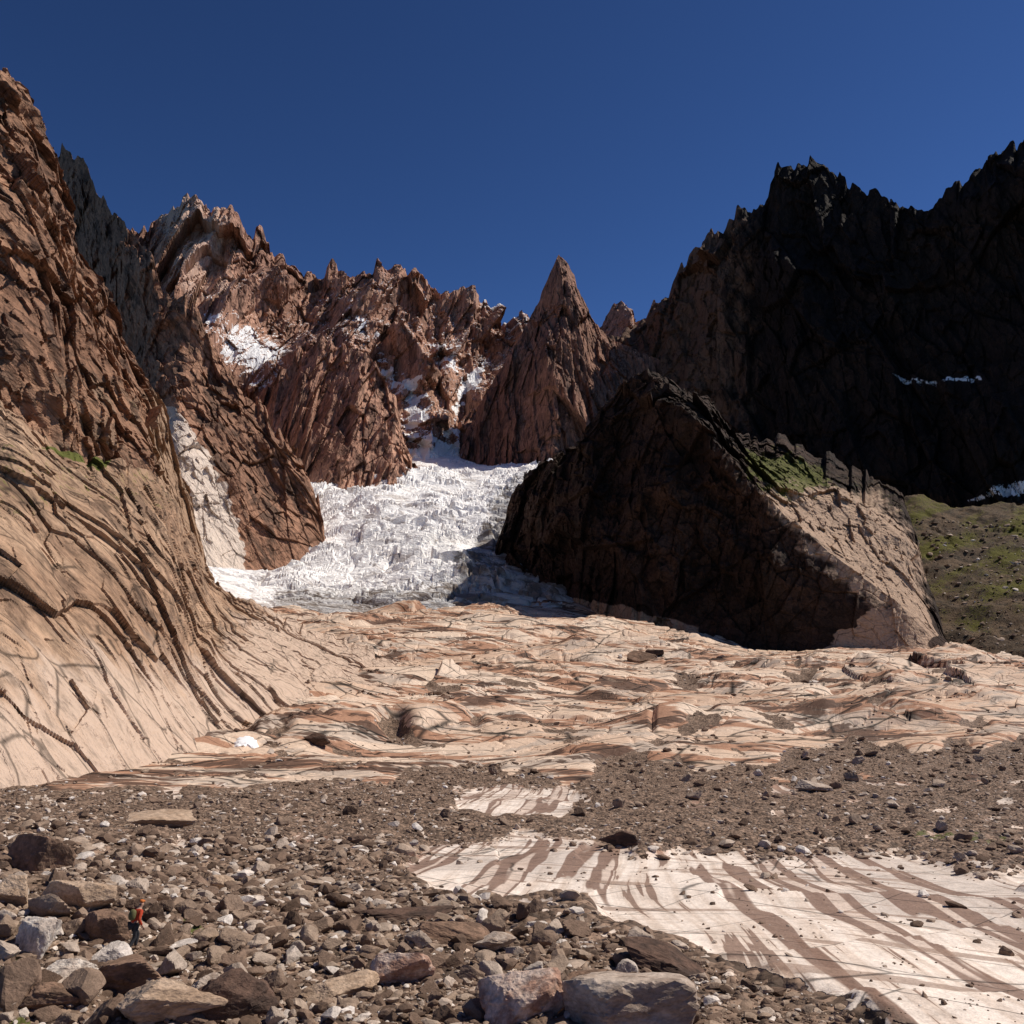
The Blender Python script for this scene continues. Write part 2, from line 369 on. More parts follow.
zc = 1.1*fbm(Q/17, 4, 21)+.4*fbm(Q/3.5, 4, 22)+.14*fbm(Q/.8, 3, 23)+scale*1.8*ridged(Q/16, 4, 25)
Z = Z+z1+smb*(zs*(1-nmb))+smb*zn*(1-.6*scale)+(1-smb)*(zc+.75*smooth(D, 22, 40)*(1-scale))
GZ = Z
P = np.stack([T*D, D, Z], -1)
go = grid_mesh('ground', P, M_ground, MG, (D < 150) & (sm > .3))
tag(go, 'glacier polished slabs and brown scree filling the valley floor', 'ground', 'structure')
lgd = np.log(dd)
def gz(t, d):
    t = np.asarray(t, float); d = np.asarray(d, float)
    j = np.clip((t-tt[0])/(tt[1]-tt[0]), 0, len(tt)-1.001); i = np.interp(np.log(d), lgd, np.arange(len(dd))); i = np.clip(i, 0, len(dd)-1.001)
    j0 = j.astype(int); i0 = i.astype(int); fj = j-j0; fi = i-i0
    return (GZ[i0, j0]*(1-fj)+GZ[i0, j0+1]*fj)*(1-fi)+(GZ[i0+1, j0]*(1-fj)+GZ[i0+1, j0+1]*fj)*fi
ds = np.exp(np.linspace(math.log(15), math.log(1100), 1500))
def hit(px, py):
    b = (512-py)/F; t = (px-512)/F/(CT-b*ST); s = (ST+b*CT)/(CT-b*ST)
    z = gz(np.full(ds.shape, t), ds); k = np.argmax(z >= s*ds)
    return t*ds[k], ds[k], z[k]

# ------------------------------------------------------------- mountains
BOWL = [(205, 318), (250, 325), (264, 338), (288, 350), (280, 362), (294, 398), (262, 392), (235, 368), (212, 350)]
def far_mask(px, py):
    m = np.zeros(px.shape+(3,)); s = .25*smooth(py, 230, 300)+0*px
    for poly, w in ((BOWL, .53), ([(335, 295), (352, 315), (380, 345), (396, 372), (385, 372), (350, 330)], .5), ([(380, 366), (402, 378), (416, 392), (420, 425), (412, 450), (408, 428), (408, 398), (392, 382)], .8),
                 ([(428, 322), (436, 340), (462, 372), (450, 378), (436, 352)], .62), ([(460, 380), (490, 358), (470, 392), (455, 410), (448, 440), (440, 440)], .7), ([(478, 300), (500, 318), (508, 330), (492, 324)], .66),
                 ([(395, 462), (410, 445), (455, 448), (470, 475), (395, 478)], .85)):
        s = np.maximum(s, pm(px, py, poly, 5, 14, 12)*w)
    m[..., 2] = s; m[..., 0] = .6*pm(px, py, [(145, 190), (225, 200), (235, 300), (180, 300)], 15, 10); return m
def far_amp(px, py): return 1-.5*smooth(polydist(px, py, BOWL), -22, 4)-.3*smooth(polydist(px, py, [(380, 366), (416, 392), (470, 380), (450, 445), (404, 455)]), -10, 10)
FAR_TOP = [(60, 300, 2600), (120, 250, 2600), (140, 238, 2600), (160, 217, 2600), (180, 200, 2550), (200, 202, 2550), (215, 217, 2550), (230, 215, 2560), (245, 236, 2580), (262, 238, 2600), (280, 250, 2600), (300, 268, 2600), (320, 273, 2620), (335, 269, 2620), (350, 275, 2620), (370, 269, 2600), (385, 278, 2620), (400, 276, 2620), (415, 283, 2650), (430, 300, 2700), (445, 300, 2680), (455, 293, 2650), (470, 293, 2650), (485, 305, 2700), (500, 325, 2750), (512, 320, 2750), (525, 314, 2750), (560, 330, 2750), (600, 322, 2700), (612, 306, 2700), (620, 303, 2700), (630, 315, 2700), (645, 312, 2700), (665, 303, 2700), (700, 300, 2700), (760, 330, 2700)]
far = sheet('mountain', 60, 760, 600, [[(60, 520, 1900), (200, 500, 1900), (330, 490, 1850), (410, 478, 1980), (460, 478, 2200), (760, 470, 2250)], FAR_TOP], [300], M_far, 150, 100, (.3, -.95, .03),
     rotm(0, math.radians(6), 0) @ np.diag([1.5, .7, .26]), 6, (10, 12), far_mask, wr=1.2, wf=1.1, lay=[(0, 1.4, .22)], ampf=far_amp, tf=.3, small=.9)
tag(far, 'distant sunlit reddish rock wall with jagged crest and snow filled gullies', 'mountain', 'structure')
b2 = sheet('mountain', 225, 425, 260, [[(225, 560, 1850), (280, 520, 1740), (320, 500, 1680), (395, 486, 1680), (425, 482, 1900)],
     [(225, 425, 2050), (250, 412, 2020), (262, 398, 2000), (272, 380, 1990), (285, 372, 1980), (296, 352, 1980), (308, 350, 1970), (320, 338, 1970), (330, 342, 1960), (340, 344, 1950), (350, 342, 1940), (362, 352, 1930), (375, 360, 1920), (385, 380, 1910), (395, 395, 1900), (402, 430, 1890), (400, 458, 1890), (425, 484, 1920)]], [200], M_far, 110, 56, (.3, -.95, .05), rotm(0, math.radians(6), 0) @ np.diag([1.5, .7, .26]), 18, (11, 12), None, wr=1.1, wf=1.1, lay=[(0, 1.5, .25)], tf=.25, small=.9)
tag(b2, 'sunlit rock buttress below the distant wall left of the glacier head', 'mountain', 'structure')
ag = sheet('mountain', 430, 690, 330, [[(430, 488, 2200), (480, 484, 2050), (548, 482, 1800), (575, 482, 1800), (620, 480, 1960), (690, 480, 2100)],
     [(430, 486, 2220), (450, 470, 2200), (462, 440, 2190), (480, 404, 2180), (500, 370, 2175), (512, 350, 2170), (525, 330, 2170), (535, 308, 2170), (546, 284, 2170), (553, 266, 2170), (558, 256, 2170), (566, 264, 2170), (573, 279, 2170), (581, 298, 2170), (592, 318, 2170), (604, 333, 2170), (622, 345, 2180), (640, 352, 2180), (690, 374, 2180)]],
     [300], M_aig, 110, 58, (.1, -1, .03), rotm(0, math.radians(-4), 0) @ np.diag([1.4, .8, .26]), 22, (4, 11), lambda px, py: far_mask(px, py)*[1, 1, .7], wf=1.1, lay=[(0, 1.8, .3)], small=.85)
tag(ag, 'pointed brown rock spire standing alone in the middle of the skyline', 'mountain', 'structure')
def right_mask(px, py):
    m = np.zeros(px.shape+(3,)); m[..., 0] = smooth(-px, -840, -680)*.6  # paler colour paints weaker shade into the wall's left end
    m[..., 2] = np.maximum(pm(px, py, [(892, 376), (935, 381), (980, 375), (982, 380), (935, 387), (900, 382)], 2, 3, 12)*.6, pm(px, py, [(965, 502), (990, 494), (1024, 484), (1060, 478), (1060, 502)], 3, 5, 14)*.62); return m
RT = [(600, 345, 2450), (640, 324, 2400), (655, 312, 2350), (672, 300, 2300), (682, 270, 2250), (690, 253, 2200), (702, 247, 2150), (720, 235, 2100), (728, 214, 2070), (745, 210, 2050), (762, 215, 2020), (774, 195, 2000), (779, 171, 1980), (792, 166, 1960), (825, 168, 1920), (850, 185, 1880), (880, 198, 1820), (905, 212, 1780), (920, 219, 1750), (930, 216, 1730), (942, 200, 1710), (968, 185, 1680), (976, 171, 1660), (992, 165, 1640), (1008, 152, 1620), (1024, 147, 1600), (1110, 120, 1500)]
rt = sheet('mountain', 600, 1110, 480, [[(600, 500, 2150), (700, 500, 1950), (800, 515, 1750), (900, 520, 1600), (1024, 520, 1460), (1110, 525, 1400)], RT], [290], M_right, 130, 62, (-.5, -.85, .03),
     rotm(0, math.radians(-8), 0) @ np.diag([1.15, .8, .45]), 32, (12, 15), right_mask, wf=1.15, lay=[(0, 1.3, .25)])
tag(rt, 'high jagged mountain wall in deep shadow along the right side', 'mountain', 'structure')
def lb_mask(px, py):
    m = np.zeros(px.shape+(3,)); m[..., 0] = pm(px, py, [(160, 400), (188, 420), (212, 470), (236, 520), (248, 575), (215, 595), (190, 540), (168, 450)], 6, 8, 20)
    return m
lb = sheet('mountain', 30, 335, 330, [[(30, 580, 1500), (120, 600, 1200), (170, 600, 1000), (205, 590, 1040), (260, 584, 1110), (325, 588, 1140), (335, 590, 1150)],
     [(30, 150, 1750), (50, 162, 1700), (62, 158, 1640), (76, 160, 1570), (88, 165, 1510), (96, 190, 1450), (110, 215, 1400), (130, 240, 1330), (150, 262, 1280), (160, 290, 1250), (172, 303, 1240), (186, 297, 1235), (200, 316, 1240), (212, 343, 1250), (225, 369, 1260), (250, 400, 1280), (268, 425, 1290), (290, 455, 1300), (308, 475, 1310), (318, 505, 1300), (322, 545, 1270), (326, 580, 1200), (335, 592, 1170)]],
     [340], M_left_b, 75, 34, (.4, -.9, .08), rotm(0, math.radians(60), 0) @ np.diag([.5, .8, .9]), 43, (12, 13), lb_mask, wf=1.2, ampf=lambda px, py: .25+.75*smooth(-py, -580, -460), lay=[(2, 1.3, .3), (0, 1.5, .2)])
tag(lb, 'brown craggy ridge dropping to the left edge of the glacier', 'mountain', 'structure')
def la_mask(px, py):
    m = np.zeros(px.shape+(3,)); m[..., 0] = .3*pm(px, py, [(150, 400), (200, 470), (230, 590), (170, 560), (130, 460)], 10, 10)+.35*smooth(py, 300, 420)
    m[..., 1] = .35*pm(px, py, [(-50, 380), (120, 400), (190, 470), (150, 500), (-50, 460)], 12, 12); return m
la = sheet('mountain', -260, 222, 480, [[(-260, 560, 330), (0, 520, 400), (100, 560, 500), (170, 600, 640), (222, 612, 800)],
     [(-260, -110, 650), (-60, 35, 740), (0, 80, 790), (8, 92, 800), (18, 112, 810), (35, 138, 830), (50, 168, 850), (60, 205, 860), (78, 245, 880), (93, 290, 880), (108, 328, 880), (126, 358, 880), (144, 388, 880), (160, 422, 880), (171, 470, 880), (187, 540, 860), (212, 592, 860), (222, 608, 850)]],
     [440], M_left, 68, 36, (.7, -.65, .1), rotm(0, math.radians(52), 0) @ np.diag([.5, .7, .85]), 56, (12, 14), la_mask, wr=1., wf=1.2, lay=[(2, 1.4, .34), (0, 1.6, .24)], tf=.6, ampf=lambda px, py: 1-.6*smooth(px, 110, 190))
tag(la, 'steep sunlit brown mountainside at the far left with diagonal strata', 'mountain', 'structure')
def ln_mask(px, py):
    m = np.zeros(px.shape+(3,)); m[..., 1] = pm(px, py, [(38, 444), (80, 448), (112, 458), (108, 466), (70, 460)], 3, 3, 12)*.8
    m[..., 1] = np.maximum(m[..., 1], .42*pm(px, py, [(70, 455), (170, 470), (190, 520), (120, 510), (-50, 540), (-50, 440)], 12, 12))
    m[..., 0] = .18+.4*smooth(py, 580, 730)+.4*smooth(px, 190, 320); return m
ln = sheet('rock_wall', -260, 425, 660, [[(-260, 830, 130), (0, 798, 165), (100, 788, 200), (200, 752, 265), (250, 734, 320), (300, 718, 400), (395, 700, 480), (425, 694, 500)],
     [(-260, 330, 300), (0, 405, 345), (20, 415, 350), (60, 448, 370), (110, 458, 400), (160, 476, 460), (178, 500, 500), (190, 540, 530), (205, 575, 560), (225, 594, 580), (255, 608, 600), (300, 627, 610), (350, 642, 610), (385, 658, 590), (410, 675, 560), (425, 690, 530)]],
     [440], M_left_near, 34, 11, (.6, -.6, .5), rotm(0, math.radians(42), 0) @ np.diag([.3, .5, .75]), 69, (6, 20), ln_mask, wr=.6, wf=.95, big=.6, ampf=lambda px, py: (1-.5*smooth(px, 230, 400))*(1-.45*smooth(py, 640, 760)), lay=[(2, 1.1, .5), (0, 2.2, .3), (2, 4.5, .07)], tf=.2)
tag(ln, 'fractured sunlit slab wall at lower left with grassy ledge on top', 'rock wall', 'structure')
def hl_mask(px, py):
    m = np.zeros(px.shape+(3,)); m[..., 1] = .47+.4*fbm(np.stack([px/40+py/25, py/18, 0*px], -1), 4, 6)-.3*smooth(py, 600, 660); m[..., 0] = .18; return m
hl = sheet('hillside', 800, 1250, 300, [[(800, 670, 960), (860, 668, 950), (930, 660, 900), (1024, 662, 840), (1250, 668, 780)], [(800, 510, 1290), (915, 500, 1290), (960, 508, 1290), (1024, 504, 1290), (1250, 495, 1250)]], [220], M_hill, 36, 7, (0, -.1, 1), np.eye(3), 72, (3, 25), hl_mask, wr=1.2, wf=.6, smoothf=True, tf=0)
tag(hl, 'green and brown grassy slope at the right edge below the shadowed wall', 'hillside', 'structure')
def kn_mask(px, py):
    m = np.zeros(px.shape+(3,))
    m[..., 1] = np.maximum(pm(px, py, [(735, 456), (775, 448), (815, 462), (840, 492), (780, 502), (748, 485)], 9, 12, 12)*.6, .4*pm(px, py, [(700, 430), (900, 480), (915, 520), (760, 500)], 10, 8))
    m[..., 0] = .9*pm(px, py, [(905, 560), (920, 590), (935, 630), (925, 655), (820, 650), (860, 618), (900, 600)], 5, 7, 18)+.6*pm(px, py, [(560, 600), (620, 606), (700, 626), (700, 640), (560, 615)], 4, 4)
    m[..., 0] = np.maximum(m[..., 0], .56*pm(px, py, [(740, 480), (800, 480), (880, 485), (925, 540), (935, 640), (850, 600), (780, 530)], 20, 15)); return m  # pale flank paints in the sunlit slope on the right
kn = sheet('rocky_knoll', 478, 948, 540, [
     [(478, 602, 1250), (520, 604, 1150), (620, 622, 980), (700, 642, 915), (830, 654, 865), (930, 658, 850), (948, 655, 880)],
     [(478, 592, 1255), (510, 525, 1190), (540, 485, 1130), (600, 430, 1030), (640, 394, 985), (680, 406, 950), (720, 450, 930), (760, 496, 905), (830, 556, 880), (900, 605, 865), (935, 640, 870), (948, 654, 890)],
     [(478, 588, 1260), (495, 550, 1250), (512, 500, 1240), (530, 472, 1200), (560, 460, 1160), (575, 445, 1120), (590, 424, 1090), (606, 398, 1060), (625, 382, 1040), (645, 372, 1030), (655, 370, 1030), (664, 376, 1030), (680, 389, 1030), (695, 394, 1040), (710, 402, 1040), (722, 421, 1060), (735, 438, 1080), (760, 443, 1110), (785, 440, 1130), (800, 449, 1130), (840, 461, 1130), (880, 481, 1110), (903, 499, 1100), (915, 532, 1060), (922, 570, 1000), (936, 606, 950), (948, 653, 900)]],
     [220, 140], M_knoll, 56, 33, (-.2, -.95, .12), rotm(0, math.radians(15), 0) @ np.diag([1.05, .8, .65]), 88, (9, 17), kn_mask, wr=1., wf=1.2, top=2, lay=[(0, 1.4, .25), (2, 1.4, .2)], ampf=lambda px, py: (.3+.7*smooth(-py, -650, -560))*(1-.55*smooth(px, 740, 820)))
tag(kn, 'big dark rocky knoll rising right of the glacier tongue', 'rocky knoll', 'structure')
def gl_mask(px, py):
    m = np.zeros(px.shape+(3,))
    d = np.maximum(.72*smooth(py, 574, 604)*smooth(px, 235, 290), pm(px, py, [(500, 495), (535, 480), (640, 560), (640, 620), (425, 620), (455, 575), (480, 535)], 12, 14, 20)*.9)
    m[..., 0] = np.maximum(d, .25*smooth(py, 510, 590)); return m
gx0 = np.linspace(190, 640, 520)
rows = [[(190, 624, 905), (300, 628, 880), (480, 626, 905), (640, 640, 905)], [(190, 600, 950), (230, 594, 970), (330, 606, 960), (420, 604, 970), (500, 602, 1010), (560, 606, 1030), (640, 640, 1040)],
        [(190, 566, 1020), (225, 568, 1040), (280, 580, 1060), (330, 562, 1160), (420, 550, 1190), (575, 570, 1180), (640, 620, 1180)],
        [(190, 565, 1070), (280, 580, 1180), (330, 520, 1400), (420, 512, 1420), (575, 515, 1400), (640, 540, 1400)],
        [(190, 560, 1080), (240, 540, 1250), (300, 480, 1750), (350, 482, 1800), (380, 474, 1850), (405, 468, 1900), (440, 466, 1960), (470, 474, 1900), (530, 466, 1850), (640, 470, 1850)],
        [(190, 560, 1090), (240, 520, 1300), (300, 474, 1800), (405, 460, 2050), (430, 448, 2150), (455, 450, 2200), (480, 468, 2050), (640, 468, 1900)]]
def build_glacier():
    px = gx0; R = [P3(px, box(np.interp(px, *np.array(r, float).T[:2]), 25), box(np.interp(px, np.array(r, float)[:, 0], np.array(r, float)[:, 2]), 25)) for r in rows]
    G = []
    for i, n in enumerate((70, 70, 90, 120, 30)):
        for k in range(n): G.append(R[i]+(R[i+1]-R[i])*k/n)
    G.append(R[-1]); B = np.array(G)
    for _ in range(8): B[1:-1] = (B[:-2]+2*B[1:-1]+B[2:])/4
    Q = B*[1, 1, .5]; q = (Q/40) @ (rotm(0, 0, .25) @ np.diag([.42, 1.2, 1])); q = q+.3*np.stack([fbm(q*.6, 3, 1), fbm(q*.6, 3, 2), 0*q[..., 0]], -1)
    v, e = facets(q, 5); v2, e2 = facets(q*2.6, 6); v3, e3 = facets(q*6, 7)
    ul = B[..., 1]/60+1.1*fbm(Q/150, 3, 21)-((B[..., 0]+110)/190)**2*.8
    br = smooth(fbm(Q/120, 3, 31), -.25, .25)
    low = smooth(-B[..., 1], -1250, -1050)
    h = 14*layers(ul, 5, .88)*(.3+br)+5*layers(ul*2.7, 6, .88)+(6.5*v+4.2*v2+2.4*v3-12*(1-smooth(e, 0, .07))-5*(1-smooth(e2, 0, .08)))*(.15+br+.5*low)+14*fbm(Q/170, 2, 3)
    bx, by = project(B)
    h = h*(1-.6*smooth(B[..., 1], 1850, 2000))*(.25+.75*smooth(B[..., 1], 940, 1060))
    h = h*(1-.7*smooth(-bx, -290, -240)*smooth(by, 540, 570))
    P = B.copy(); P[..., 2] += h
    o = grid_mesh('glacier', P, M_ice, gl_mask(bx, by), False)
    tag(o, 'white crevassed glacier tongue between the left walls and the dark knoll', 'glacier', 'structure')
build_glacier()
m = NB('snow'); M_snow = m.fin((.85, .85, .87), m.bump(m.noise(m.co(), .8, 4), .2, .6), .6)
def snow_patch(px, py, w, dep, label):
    x, y, z = hit(px, py); n = 40; u = np.linspace(-1, 1, n); U, V = np.meshgrid(u, u)
    s = np.maximum(1e-6, np.maximum(abs(U), abs(V))); r = np.hypot(U, V); X = U*s/np.maximum(r, 1e-6); Y = V*s/np.maximum(r, 1e-6)
    rr = 1+.4*fbm(np.stack([X*1.5+x, Y*1.5, 0*X], -1), 3, 9)
    X = x+X*w*rr; Y = y+Y*dep*rr; ed = 1-s**3
    Pz = gz(X/Y, Y)+(-.6)+ed*1.7+.15*fbm(np.stack([X, Y, 0*X], -1)/2, 3, 5)
    o = grid_mesh('snow_patch', np.stack([X, Y, Pz], -1), M_snow, None, True); tag(o, label, 'snow', 'structure')
snow_patch(245, 745, 4, 5, 'small white snow patch at the foot of the slab wall')

# ------------------------------------------------------------- stones
def ico(n):
    bm = bmesh.new(); bmesh.ops.create_icosphere(bm, subdivisions=n, radius=1); V = np.array([v.co[:] for v in bm.verts]); bm.verts.index_update()
    T = np.array([[v.index for v in f.verts] for f in bm.faces]); bm.free(); return V, T
ICO = {k: ico(k) for k in (1, 2, 4, 5)}
def rockshape(sub, seed, ncut=12, rough=.03):
    r = np.random.default_rng(seed); V, T = ICO[sub]
    Nn = r.normal(size=(ncut, 3)); Nn /= np.linalg.norm(Nn, axis=1, keepdims=True); dist = r.uniform(.42, .85, ncut)
    dots = V @ Nn.T; rad = np.where(dots > .05, dist/np.maximum(dots, .05), 9).min(1); rad = np.minimum(rad, 1.15)
    if rough: rad = rad*(1+rough*fbm(V*2.2+seed, 4, seed)+rough*.6*facets(V*3+seed, seed)[0])
    return V*rad[:, None], T
protos = [raw_mesh('boulder', *rockshape(4, 100+i, random.randint(8, 14), .06), M_stone) for i in range(16)]
boxes = []
def put_boulder(px, py, wpx, hpx, mesh, rot, label, group=None, asp=None):
    x, y, z = hit(px, py); w = wpx*y/F/2; h = hpx*y/F/2*1.3
    o = bpy.data.objects.new('boulder', mesh); C.objects.link(o)
    dp = asp*w if asp else w*random.uniform(.7, 1.05)
    o.scale = (w*1.15, dp, h); o.rotation_euler = rot
    yy = y+dp*.5; o.location = (x, yy, float(gz(x/yy, yy))+h*.38)
    tag(o, label, 'boulder', None, group); boxes.append((px, py, wpx)); return o
HB = [(36, 872, 48, 42, 'brown', 'tall dark brown angular boulder at the left edge above the boulder pile'),
 (12, 905, 38, 26, 'tan', 'tan boulder cut by the left edge below the tall brown boulder'),
 (32, 955, 46, 46, 'pale', 'pale grey pointed boulder standing upright in the lower left pile'),
 (72, 912, 52, 34, 'tan', 'rounded tan boulder up slope from the walker'),
 (98, 944, 40, 28, 'brown', 'brown boulder directly left of the walker'),
 (60, 978, 44, 26, 'pale', 'low pale grey boulder below the pointed pale one'),
 (120, 996, 100, 38, 'brown', 'broad brown boulder with flat top below the walker'),
 (150, 1026, 100, 38, 'tan', 'large pale tan boulder cut by the bottom edge at lower left'),
 (240, 1022, 78, 46, 'dark', 'dark brown angular boulder at the bottom edge left of centre'),
 (45, 1008, 52, 24, 'brown', 'small brown boulder between the broad boulder and the left edge'),
 (392, 986, 56, 36, 'pink', 'pinkish wedge shaped boulder left of the large pink boulder'),
 (516, 1020, 80, 58, 'pink', 'large pinkish boulder with brown stain at the bottom centre'),
 (612, 1030, 130, 54, 'grey', 'wide grey flat topped boulder at the bottom right of the pink one'),
 (662, 978, 84, 24, 'dark', 'dark brown flat boulder on the edge of the pale slab'),
 (150, 826, 82, 18, 'tan', 'long thin tan slab block lying on the scree at left'),
 (405, 921, 74, 14, 'dark', 'long thin dark slab on the scree below the pale slab tip'),
 (458, 943, 62, 16, 'brown', 'flat brown block just right of the long dark slab'),
 (622, 848, 42, 18, 'dark', 'dark block at the upper edge of the pale striped slab'),
 (812, 792, 34, 12, 'grey', 'grey block alone on the scree band at right'),
 (340, 1002, 60, 22, 'tan', 'low tan block left of the pink wedge boulder'),
 (585, 986, 52, 16, 'brown', 'thin brown block behind the wide grey boulder'),
 (490, 952, 44, 16, 'grey', 'grey block above the large pink boulder'),
 (200, 1000, 46, 20, 'grey', 'grey boulder between the broad brown and the dark one'),
 (218, 890, 26, 14, 'tan', 'tan stone on the bare scree right of the walker'),
 (640, 662, 26, 13, 'brown', 'dark brown block heap on the far slabs below the knoll'),
 (655, 658, 14, 10, 'dark', 'smaller dark block right of the brown heap on the far slabs'),
 (315, 745, 30, 10, 'dark', 'dark flat block on the slabs below the slab wall')]
for i, (px, py, w, h, c, lab) in enumerate(HB):
    me = raw_mesh('boulder', *rockshape(5, 500+i*3, random.randint(7, 12), .07), S[c])
    put_boulder(px, py, w, h, me, (random.uniform(-.2, .2), random.uniform(-.15, .15), random.uniform(-.5, .5)), lab, asp=.8)
def region(px, py):
    if px < 330 and py > 860: return 'brown or grey boulder lying in the lower left boulder pile', 'boulders of the lower left pile'
    if py > 900: return 'boulder on the lower scree between the boulder pile and the striped slab', 'boulders on the lower central scree'
    if px < 480: return 'small boulder on the bare scree slope at left below the slab wall', 'boulders on the left scree'
    return 'small boulder on the dark scree band above the striped slab', 'boulders on the scree band'
cnt = 0; tries = 0
while cnt < 268 and tries < 4000:
    tries += 1
    k = random.random()
    if k < .58:
        u_ = random.random()**1.6; px, py = -5+u_*320, random.uniform(862+u_*70, 1028); w = random.uniform(15, 56)*(1-.5*u_)
    elif k < .82: px, py = random.uniform(250, 720), random.uniform(905, 1028); w = random.uniform(10, 30)
    elif k < .89: px, py = random.uniform(0, 480), random.uniform(800, 900); w = random.uniform(7, 14)
    else: px, py = random.uniform(480, 1024), random.uniform(752, 850); w = random.uniform(7, 15)
    s_, _ = slabmask(np.array([px]), np.array([py]))
    if s_[0] > .3: continue
    if abs(px-133) < 24 and 925 < py < 985: continue
    if any(abs(px-a) < (w+c)*.3 and abs(py-b) < (w+c)*.18 for a, b, c in boxes): continue
    lab, grp = region(px, py)
    put_boulder(px, py, w, w*random.uniform(.4, .8), random.choice(protos), (random.uniform(-.35, .35), random.uniform(-.35, .35), random.uniform(0, 6.28)), lab, grp); cnt += 1

def scatter(name, x, d, z, szpx, sub, seed, label):
    r = np.random.default_rng(seed); n = len(d); sz = szpx*d/F/2
    shp = [rockshape(sub, seed+i, 9, 0) for i in range(24)]; V0 = np.array([a[0] for a in shp]); T0 = shp[0][1]
    w = r.integers(0, 24, n); V = V0[w]
    V = V*np.stack([sz*r.uniform(.8, 1.5, n), sz*r.uniform(.7, 1.2, n), sz*r.uniform(.35, .8, n)], -1)[:, None, :]
    a = r.uniform(0, 6.28, n); b = r.uniform(-.4, .4, n); ca, sa, cb, sb = np.cos(a)[:, None], np.sin(a)[:, None], np.cos(b)[:, None], np.sin(b)[:, None]
    X, Y, Zz = V[..., 0], V[..., 1], V[..., 2]
    X, Zz = X*cb-Zz*sb, X*sb+Zz*cb; X, Y = X*ca-Y*sa, X*sa+Y*ca
    V = np.stack([X+x[:, None], Y+d[:, None], Zz+(z+sz*.2)[:, None]], -1)
    T = T0[None]+(np.arange(n)*V0.shape[1])[:, None, None]
    me = raw_mesh(name, V.reshape(-1, 3), T.reshape(-1, 3), M_stone)
    o = bpy.data.objects.new(name, me); C.objects.link(o); tag(o, label, 'stones', 'stuff'); return o
def stones(name, n, sub, lo, hi, pylo, pyhi, label, seed, slabkeep=.03, pa=2.2, left=0.):
    r = np.random.default_rng(seed)
    py = r.uniform(pylo, pyhi, n); px = r.uniform(-60, 1084, n)
    if left: px = np.where(r.random(n) < left, r.uniform(-40, 480, n), px)
    col = np.searchsorted(tt, 0.); pyc = by[:ND, col]
    d = np.interp(-py, -pyc, dd[:ND]); t = (px-512)/F/(CT-(512-py)/F*ST)
    x = t*d; z = gz(t, d); qx, qy = project(np.stack([x, d, z], -1))
    s_, _ = slabmask(qx, qy); cl = fbm(np.stack([x/6, d/6, 0*x], -1), 3, 77)
    s_ = smooth(s_+.25*cl, .35, 1.05)
    keep = (r.random(n) > s_*(1-slabkeep)) & (r.random(n) < .8+cl*.6)
    t, d, x, z = t[keep], d[keep], x[keep], z[keep]; n = len(d)
    return scatter(name, x, d, z, np.minimum(lo*(r.pareto(pa, n)+1), hi), sub, seed, label)
stones('scree', 80000, 1, 2.0, 9, 640, 1040, 'countless small loose stones covering the scree slopes', 900, .012, 2.3, .2)
stones('scree_rubble', 12000, 2, 5.5, 20, 850, 1050, 'fist to bucket sized rubble strewn over the near scree', 950, .004, 2.4, .35)
hv = np.array([v.co[:] for v in hl.data.vertices]).reshape(-1, 300, 3)[8:190]
r = np.random.default_rng(5); n = 2200; ii = r.integers(0, hv.shape[0], n); jj = r.integers(30, 250, n); pp = hv[ii, jj]
scatter('hillside_rubble', pp[:, 0], pp[:, 1], pp[:, 2], np.minimum(1.7*(r.pareto(2, n)+1), 8), 1, 77, 'loose stones scattered over the green slope at right')

# ------------------------------------------------------------- person
x0, y0, z0 = hit(133, 952)
root = bpy.data.objects.new('person', None); C.objects.link(root); root.location = (x0, y0, z0+.03); root.rotation_euler = (0, 0, -.6)
tag(root, 'person in red top with backpack and dark trousers walking through the boulders', 'person')
mskin = flat_mat('skin', (.45, .27, .19), .6); mred = flat_mat('red_fabric', (.5, .06, .025)); mdark = flat_mat('dark_fabric', (.035, .035, .04)); mhat = flat_mat('orange_fabric', (.55, .16, .04)); mpack = flat_mat('olive_fabric', (.13, .12, .05)); mboot = flat_mat('boot_leather', (.08, .05, .03)); mhair = flat_mat('hair', (.05, .03, .02))
def skin(name, V, E, R, mat, rootv=0, sub=2):
    me = bpy.data.meshes.new(name); me.from_pydata(V, E, []); o = bpy.data.objects.new(name, me); C.objects.link(o); o.parent = root
    bm = bmesh.new(); bm.from_mesh(me); l = bm.verts.layers.skin.verify()
    for i, v in enumerate(bm.verts):
        r = R[i]; v[l].radius = r if isinstance(r, tuple) else (r, r)
        v[l].use_root = (i == rootv)
    bm.to_mesh(me); bm.free(); o.modifiers.new('skin', 'SKIN').use_smooth_shade = True
    sb = o.modifiers.new('sub', 'SUBSURF'); sb.levels = sb.render_levels = sub; me.materials.append(mat); return o
J = dict(pel=(0, -.03, .9), spi=(0, .04, 1.09), che=(0, .13, 1.28), nec=(0, .2, 1.42), hd1=(0, .24, 1.5), hd2=(0, .26, 1.61),
 sl=(-.19, .13, 1.35), el=(-.27, .05, 1.09), wl=(-.22, .26, .95), sr=(.19, .13, 1.35), er=(.28, -.02, 1.1), wr=(.26, .12, .88),
 hl=(-.1, -.02, .86), kl=(-.12, .24, .52), al=(-.12, .16, .1), tl=(-.13, .31, .04), hr=(.1, -.02, .86), kr=(.11, -.04, .46), ar=(.11, -.3, .13), tr=(.12, -.16, .04))
def sk(name, names, edges, rad, mat, rootv=0, extra=()):
    V = [J[n] for n in names]; ix = {n: i for i, n in enumerate(names)}; return skin(name, V, [(ix[a], ix[b]) for a, b in edges], rad, mat, rootv)
J['hdl'] = (-.22, .31, .88); J['hdr'] = (.27, .17, .8)
